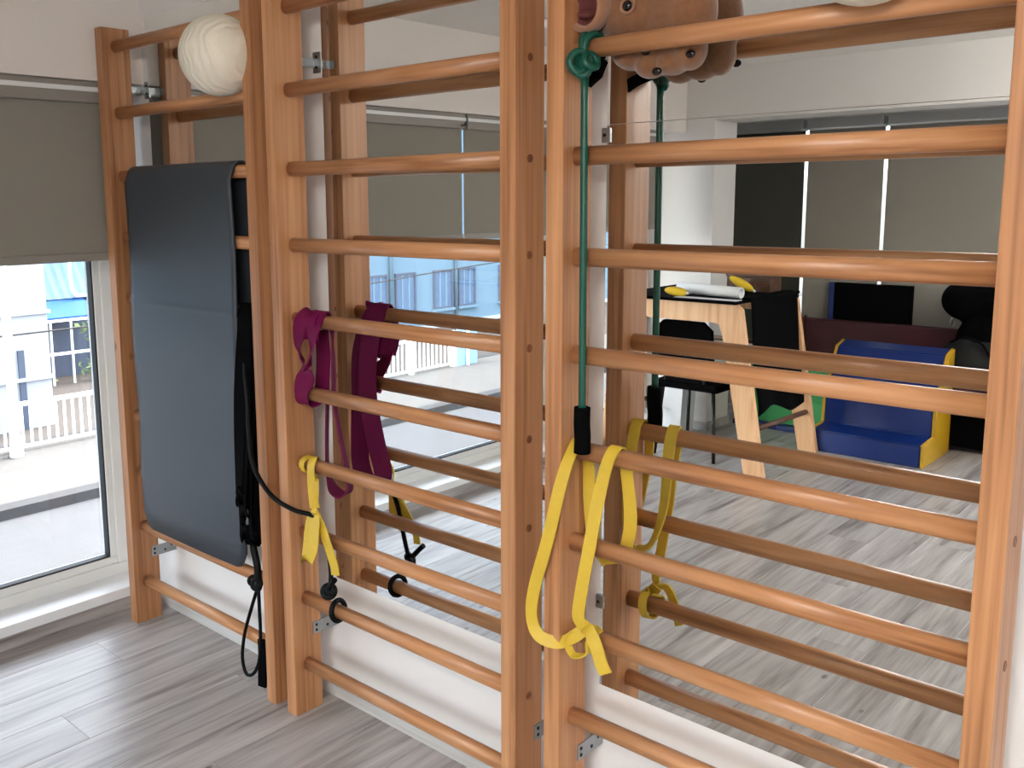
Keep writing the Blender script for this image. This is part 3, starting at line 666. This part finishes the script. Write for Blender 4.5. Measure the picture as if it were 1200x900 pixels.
def beanbag(c, L, rz, ry, label):
    t = thing('beanbag', c, label, 'beanbag', 'yellow beanbags on the table')
    bm = BM(); ell(bm, c, (L, 0.032, 0.027), (0, ry, rz)); link('bag', bm, 'toy_yellow', t)
    e = Vector((math.cos(rz)*math.cos(ry), math.sin(rz)*math.cos(ry), -math.sin(ry)))
    bm = BM(); ell(bm, Vector(c)+e*L*0.99, (0.014, 0.010, 0.008), (0, ry, rz)); tag(link('end_tab', bm, 'paper', t), 'white end tab')
beanbag((0.385, -3.215, 1.032), 0.085, 0.15, 0.05, 'yellow beanbag lying flat in front of the paper roll')
beanbag((0.615, -3.60, 1.062), 0.085, -0.2, 0.50, 'yellow beanbag propped behind the paper roll')
tag(link('pink_folder', box(BM(), (0.20, -3.72, 1.0035), (0.52, -3.48, 1.03), 0.004), 'pink', None), 'thin pink folder lying on the table behind the paper roll', 'folder')
t = thing('keepsake_box', (0.6, -3.8, 1.003), 'dark brown carved wooden box at the back of the table', 'box')
link('body', box(BM(), (0.445, -3.90, 1.0035), (0.735, -3.74, 1.09), 0.004), 'brown_wood', t)
link('lid', box(BM(), (0.44, -3.905, 1.091), (0.74, -3.735, 1.115), 0.006), 'brown_wood', t)
bm = BM()
for k in range(9): torus(bm, (0.475+0.029*k, -3.7385, 1.05), (0, 1, 0.2*(-1)**k), 0.011, 0.0022, 12, 5)
tag(link('carving', bm, 'plug', t), 'paler carved scrollwork')
# black chair under the table
t = thing('metal_chair', (0.42, -3.45, 0), 'black chair with thin metal legs standing under the table', 'chair')
link('seat', box(BM(), (0.22, -3.66, 0.43), (0.66, -3.24, 0.475), 0.015), 'black', t)
bm = BM(); prism(bm, [(0.20, 0.50), (0.62, 0.50), (0.60, 0.80), (0.54, 0.85), (0.28, 0.85), (0.22, 0.80)], 'y', -3.29, -3.255); link('backrest', bm, 'black', t)
for a, b in (((0.61, -3.29, 0.44), (0.64, -3.262, 0.0)), ((0.27, -3.29, 0.44), (0.24, -3.25, 0.0)), ((0.61, -3.62, 0.44), (0.64, -3.66, 0.0)), ((0.27, -3.62, 0.44), (0.24, -3.66, 0.0))):
    bm = BM(); cyl(bm, a, b, 0.012, 0.011, seg=10); link('leg', bm, 'blackmetal', t)
for xx in (0.30, 0.56):
    bm = BM(); tube(bm, [(xx, -3.27, 0.44), (xx, -3.262, 0.55)], 0.010, 8, 3); link('back_post', bm, 'blackmetal', t)
bm = BM(); tube(bm, [(0.247, -3.262, 0.12), (0.40, -3.215, 0.12), (0.632, -3.272, 0.12)], 0.007, 8, 8); link('foot_rail', bm, 'blackmetal', t)
t = thing('waste_bin', (0.12, -3.75, 0), 'white bin standing under the table beside the column', 'bin')
bm = BM()
lathe(bm, (0.10, -3.72, 0.0), (0, 0, 1.0001), [(0.0005, 0.002), (0.10, 0.002), (0.12, 0.30), (0.126, 0.305), (0.126, 0.315), (0.114, 0.315), (0.095, 0.02), (0.0005, 0.02)]) if False else None
prism(bm, [(0.02, 0.0), (0.18, 0.0), (0.20, 0.36), (0.0, 0.36)], 'y', -3.84, -3.66); link('body', bm, 'paper', t)
link('rim', box(BM(), (-0.008, -3.848, 0.36), (0.208, -3.652, 0.38), 0.005), 'paper', t)

# foam seat
t = thing('foam_couch', (1.27, -4.15, 0), 'blue foam play seat with yellow sides', 'foam seat')
prof = [(-3.955, 0.0), (-3.955, 0.135), (-4.155, 0.150), (-4.165, 0.32), (-4.335, 0.625), (-4.45, 0.655), (-4.45, 0.0)]
def shear(bm, k=0.0):
    return bm
bm = BM(); prism(bm, prof, 'x', 0.945, 1.595); bmesh.ops.bevel(bm, geom=bm.edges[:], offset=0.008, segments=2, affect='EDGES'); link('cushion', bm, 'foam_blue', t)
for xa, xb in ((0.925, 0.945), (1.595, 1.615)):
    bm = BM(); prism(bm, [(a, b) for a, b in prof], 'x', xa, xb); bmesh.ops.bevel(bm, geom=bm.edges[:], offset=0.004, segments=1, affect='EDGES'); link('side_panel', bm, 'foam_yellow', t)
bm = BM(); tube(bm, [(1.596, a-0.001, b+0.001) for a, b in prof[1:6]], 0.004, 6, 1); link('piping', bm, 'foam_yellow', t)
# green foam wedge and blue mat
t = thing('foam_wedge', (0.6, -4.6, 0), 'green foam block behind the table legs', 'foam block')
bm = BM(); prism(bm, [(-4.36, 0.036), (-4.36, 0.22), (-4.47, 0.47), (-4.78, 0.47), (-4.78, 0.036)], 'x', 0.28, 0.90); bmesh.ops.bevel(bm, geom=bm.edges[:], offset=0.008, segments=2, affect='EDGES'); link('block', bm, 'foam_green', t)
tag(link('floor_mat', box(BM(), (0.24, -4.82, 0.0), (0.91, -4.30, 0.034), 0.006), 'foam_blue', None), 'thin blue floor mat beneath the green foam block', 'mat')
# maroon bench behind
t = thing('maroon_bench', (1.6, -4.7, 0), 'long maroon bench with a wooden end behind the blue foam seat', 'bench')
link('backrest', box(BM(), (0.52, -4.86, 0.40), (2.05, -4.80, 0.728), 0.012), 'maroon', t)
link('base', box(BM(), (0.95, -4.77, 0.03), (2.03, -4.50, 0.24), 0.006), 'black', t)  # black box stands in for the shade under the seat
link('seat', box(BM(), (0.93, -4.79, 0.24), (2.05, -4.47, 0.40), 0.02), 'maroon', t)
bm = BM(); prism(bm, [(-4.87, 0.0), (-4.87, 0.72), (-4.83, 0.745), (-4.79, 0.735), (-4.785, 0.0)], 'x', 0.49, 0.518); link('end_panel', bm, 'brown_wood', t)
for xx in (0.96, 1.98):
    for yy in (-4.76, -4.52):
        bm = BM(); cyl(bm, (xx, yy, 0.0), (xx, yy, 0.25), 0.02, 0.026, seg=10); link('leg', bm, 'brown_wood', t)
# black foam block with blue side
t = thing('foam_block', (0.92, -4.89, 0), 'tall black foam block with a blue edge behind the bench', 'foam block')
link('body', box(BM(), (0.695, -4.915, 0.0), (1.215, -4.868, 0.985), 0.004), 'black', t)
link('edge_panel', box(BM(), (0.655, -4.915, 0.0), (0.694, -4.868, 0.985), 0.004), 'foam_blue', t)
# black roll + dark bag
t = thing('black_bolster', (1.75, -4.64, 0.40), 'black round ended bolster standing on the bench', 'bolster')
bm = BM(); ell(bm, (1.60, -4.70, 0.93), (0.155, 0.085, 0.13)); ell(bm, (1.82, -4.70, 0.94), (0.22, 0.085, 0.135)); ell(bm, (1.80, -4.70, 0.66), (0.26, 0.08, 0.255)); o = link('body', bm, 'black', t)
rm = o.modifiers.new('r', 'REMESH'); rm.mode = 'VOXEL'; rm.voxel_size = 0.012; rm.use_smooth_shade = True
bm = BM(); torus(bm, (1.53, -4.66, 0.79), (1, 0.2, 0), 0.026, 0.003, 14, 5); link('ring', bm, 'zinc', t)
t = thing('dark_bag', (1.75, -4.54, 0.40), 'dark crumpled bag lying on the bench behind the foam couch', 'bag')
bm = BM(); ell(bm, (1.80, -4.545, 0.55), (0.22, 0.065, 0.135), (0, 0.15, 0)); ell(bm, (1.68, -4.545, 0.60), (0.16, 0.055, 0.075), (0, -0.5, 0)); ell(bm, (1.60, -4.545, 0.66), (0.09, 0.04, 0.04), (0, -0.35, 0)); ell(bm, (1.90, -4.545, 0.62), (0.10, 0.05, 0.09)); o = link('sack', bm, 'darkcloth', t)
rm = o.modifiers.new('r', 'REMESH'); rm.mode = 'VOXEL'; rm.voxel_size = 0.014; rm.use_smooth_shade = True
bm = BM(); tube(bm, [(1.56, -4.53, 0.68), (1.64, -4.49, 0.72), (1.74, -4.485, 0.70), (1.80, -4.48, 0.62)], 0.007, 8, 6); link('strap', bm, 'black', t)

# ================================================================ added fill lamps, out of view
for y0, lab in ((-2.3, 'added fill tube lamp hung above the middle of the room'), (-3.3, 'added fill tube lamp hung near the ceiling beam')):
    t = thing('fill_tube_lamp', (3.3, y0, CEIL), lab, 'lamp', 'added fill tube lamps')
    bm = BM(); cyl(bm, (2.70, y0, 2.25), (3.90, y0, 2.25), 0.03, seg=20); link('diffuser', bm, 'lamp', t)
    for xx in (2.685, 3.90): link('end_cap', box(BM(), (xx, y0-0.034, 2.216), (xx+0.015, y0+0.034, 2.284), 0.004), 'pvc', t)
    for xx in (2.69, 3.90):
        bm = BM(); cyl(bm, (xx+0.007, y0, 2.28), (xx+0.007, y0, CEIL), 0.003, seg=8); link('hanger', bm, 'alu', t)

# ================================================================ the street
GZ = -2.2
struct('shading_slab', box(BM(), (-2.6, -9, 2.64), (-0.40, 4, 2.80)), 'stucco', 'unseen slab added above the street window to cut daylight')  # unseen overhang, added to dim the floor near the window
struct('ground', box(BM(), (-80, -90, GZ-3.2), (60, 60, GZ-3.0)), 'pavement', 'open ground beyond the street')
struct('road', box(BM(), (-8.2, -40, GZ-0.3), (30, 30, GZ)), 'asphalt', 'bright concrete road outside the window')
k_ = struct('kerb', box(BM(), (-8.45, -40, GZ-0.3), (-8.2, 30, GZ+0.13)), 'kerb', 'grey kerb of the far pavement')
struct('pavement', box(BM(), (-11.1, -40, GZ-0.3), (-8.45, 30, GZ+0.12)), 'pavement', 'pale pavement across the road')
struct('retaining_wall', box(BM(), (-11.35, -40, GZ-3.0), (-11.1, 30, GZ+0.13)), 'kerb', 'low retaining wall beneath the railing')
struct('lower_ground', box(BM(), (-26, -40, GZ-3.0), (-11.35, 30, GZ-0.55)), 'brick', 'reddish ground below the railing')
# white railing
t = thing('street_railing', (-10.85, -3, GZ+0.12), 'white metal railing along the far pavement', 'railing')
Z0, Z1 = GZ+0.12, -1.335; XR = -10.85
bal = BM(); box(bal, (-0.012, -0.018, 0), (0.012, 0.018, Z1-Z0-0.13)); bme = bpy.data.meshes.new('baluster'); bal.to_mesh(bme); bal.free(); bme.materials.append(M['paintwhite'])
pst = BM(); box(pst, (-0.05, -0.05, 0), (0.05, 0.05, Z1-Z0+0.05)); pme = bpy.data.meshes.new('post'); pst.to_mesh(pme); pst.free(); pme.materials.append(M['paintwhite'])
posts = [-13.25, -11.95, -9.9, -7.9, -5.9, -3.9, -1.9, 0.1, 2.0, 3.70, 5.65, 7.65]
for y_ in posts:
    o = bpy.data.objects.new('post', pme); COL.objects.link(o); o.parent = t; o.location = Vector((XR, y_, Z0))-LOC[t.name]
for a, b in zip(posts[:-1], posts[1:]):
    bm = BM(); box(bm, (XR-0.025, a, Z1-0.06), (XR+0.025, b, Z1)); link('top_rail', bm, 'paintwhite', t)
    bm = BM(); box(bm, (XR-0.02, a, Z0+0.05), (XR+0.02, b, Z0+0.09)); link('bottom_rail', bm, 'paintwhite', t)
    n = max(2, round((b-a)/0.128))
    for k in range(1, n):
        o = bpy.data.objects.new('baluster', bme); COL.objects.link(o); o.parent = t; o.location = Vector((XR, a+(b-a)*k/n, Z0+0.09))-LOC[t.name]
# lamp post, sign
t = thing('lamp_post', (-10.6, 3.62, GZ+0.12), 'white lamp post rising before the railing', 'post')
bm = BM(); cyl(bm, (-10.6, 3.62, GZ+0.12), (-10.6, 3.62, 4.5), 0.07, 0.05, seg=14); link('pole', bm, 'paintwhite', t)
bm = BM(); cyl(bm, (-10.6, 3.62, GZ+0.12), (-10.6, 3.62, GZ+0.4), 0.10, 0.08, seg=14); link('base', bm, 'paintwhite', t)
t = thing('street_sign', (-10.7, -13.55, GZ+0.12), 'pale blue notice panel on a white post beyond the railing', 'sign')
bm = BM(); box(bm, (-10.78, -13.95, -2.16), (-10.75, -13.28, -1.2), 0.004); link('panel', bm, 'signblue', t)
bm = BM(); cyl(bm, (-10.70, -13.58, GZ+0.12), (-10.70, -13.58, -1.05), 0.04, seg=12); link('post', bm, 'paintwhite', t)
# overhead wire
bm = BM(); tube(bm, [(-11.6, -30, 0.75), (-11.6, -14.9, 0.03), (-11.6, -11, -0.18), (-11.6, -3, -0.42), (-11.6, 4, -0.43), (-11.6, 12, -0.35)], 0.014, 6, 6)
tag(link('overhead_cable', bm, 'kerb', None), 'sagging grey cable strung in front of the blue house', 'cable')

# white stucco building
t = thing('stucco_building', (-17, 5.4, GZ-0.6), 'white stucco building straight across the road', 'building')
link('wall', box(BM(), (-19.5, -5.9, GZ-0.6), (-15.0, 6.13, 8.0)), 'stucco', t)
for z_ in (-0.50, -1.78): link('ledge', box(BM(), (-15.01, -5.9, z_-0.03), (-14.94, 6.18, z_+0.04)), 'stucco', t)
w_ = link('window', box(BM(), (-15.02, 4.6, -0.25), (-14.97, 5.35, 1.1)), 'paintwhite', t); link('pane', box(BM(), (-14.99, 4.66, -0.19), (-14.965, 5.29, 1.04)), 'window_dark', w_)
bm = BM(); box(bm, (-15.0, 5.50, GZ-0.6), (-14.96, 5.62, -1.2)); link('downpipe', bm, 'greywall', t)
# blue tin roofed house behind
t = thing('tin_roof_house', (-22, 9.0, GZ-1.8), 'house with blue corrugated tin roof and shaded balcony', 'house')
link('wall', box(BM(), (-24, 6.4, GZ-2.9), (-20.0, 14.0, -0.9)), 'bluewall', t)
link('upper_wall', box(BM(), (-24, 3.9, -0.9), (-21.4, 16.0, 8.0)), 'bluewall', t)
bm = BM(); n = 60
A = []
for k in range(n+1):
    y_ = 6.6+7.4*k/n; dz = 0.012*(k % 2); A.append((bm.verts.new((-21.4, y_, 0.75+dz)), bm.verts.new((-19.75, y_-0.25, -0.78+dz))))
for k in range(n): bm.faces.new((A[k][0], A[k][1], A[k+1][1], A[k+1][0]))
o = link('tin_roof', bm, 'bluetin', t); s = o.modifiers.new('solid', 'SOLIDIFY'); s.thickness = 0.02
bm = BM(); tube(bm, [(-19.6, 8.78, 2.0), (-19.65, 8.80, -0.2), (-19.7, 8.90, -0.66), (-19.7, 9.2, -0.72), (-19.7, 10.8, -0.80)], 0.045, 8, 5); link('gutter_pipe', bm, 'paintwhite', t)
bm = BM(); prism(bm, [(-19.75, -0.80), (-18.9, -1.12), (-18.9, -1.16), (-19.75, -0.9)], 'y', 7.2, 9.15)
for v in bm.verts: pass
link('awning', bm, 'blueawning', t)
link('balcony_back', box(BM(), (-20.05, 7.2, -2.9), (-19.96, 11.5, -1.0)), 'greywall', t)
link('balcony_floor', box(BM(), (-20.0, 7.2, -2.95), (-18.9, 11.5, -2.80)), 'bluewall', t)
for k in range(9):
    y_ = 7.4+0.5*k; link('balcony_post', box(BM(), (-18.95, y_-0.02, -2.8), (-18.90, y_+0.02, -1.17)), 'paintwhite', t)
for z_ in (-1.2, -2.0): link('balcony_rail', box(BM(), (-18.96, 7.2, z_-0.03), (-18.89, 11.5, z_+0.03)), 'paintwhite', t)
link('base_wall', box(BM(), (-18.95, 6.6, GZ-2.9), (-18.85, 14.0, -2.85)), 'bluewall', t)
t = thing('garden_shrub', (-18.7, 9.4, -2.0), 'dusty climbing shrub on the shaded balcony', 'shrub')
bm = BM(); random.seed(3)
for k in range(220):
    c = Vector((-18.84+random.uniform(-0.12, 0.05), 9.5+random.gauss(0, 0.55), -1.45+random.gauss(0, 0.16) if k < 80 else -2.45+random.gauss(0, 0.2)))
    d = Vector((random.uniform(-1, 1), random.uniform(-1, 1), random.uniform(-1, 1))).normalized(); e = d.orthogonal().normalized(); s = random.uniform(0.05, 0.11)
    q = [c-d*s, c+e*s*0.5, c+d*s, c-e*s*0.5]; bm.faces.new([bm.verts.new(p) for p in q])
tag(link('foliage', bm, 'leaf', t), kind='stuff')
# pale blue house across the street (seen in the middle mirror)
t = thing('pale_blue_house', (-20, -20, GZ-0.5), 'pale blue rendered house with a row of tall shuttered windows', 'house')
link('wall', box(BM(), (-25, -34, GZ-0.6), (-19.0, -6.0, 8.0)), 'bluewall', t)
link('plinth', box(BM(), (-19.02, -34, GZ-0.6), (-18.93, -6.0, -2.62)), 'stucco', t)
for ya, yb in ((-15.1, -14.2), (-16.9, -16.0), (-18.87, -17.97), (-20.14, -19.21), (-21.92, -20.99), (-23.11, -22.22), (-25.3, -24.4), (-27.2, -26.3)):
    f = BM(); frame_rect(f, -19.02, -18.93, ya, yb, -2.12, -0.79, 0.07); wf = link('window', f, 'greywall', t)
    link('pane', box(BM(), (-19.01, ya+0.07, -2.05), (-18.97, yb-0.07, -0.86)), 'window_dark', wf)
    for k in (1, 2): link('glazing_bar', box(BM(), (-18.99, ya+(yb-ya)*k/3-0.035, -2.05), (-18.945, ya+(yb-ya)*k/3+0.035, -0.86)), 'bluewall', wf)
    link('sill', box(BM(), (-19.0, ya-0.05, -2.2), (-18.86, yb+0.05, -2.12)), 'bluewall', wf)
for y_ in (-22.07, -19.0): 
    bm = BM(); cyl(bm, (-18.92, y_, GZ-0.5), (-18.92, y_, 4.9), 0.06, seg=10); link('downpipe', bm, 'bluewall', t)
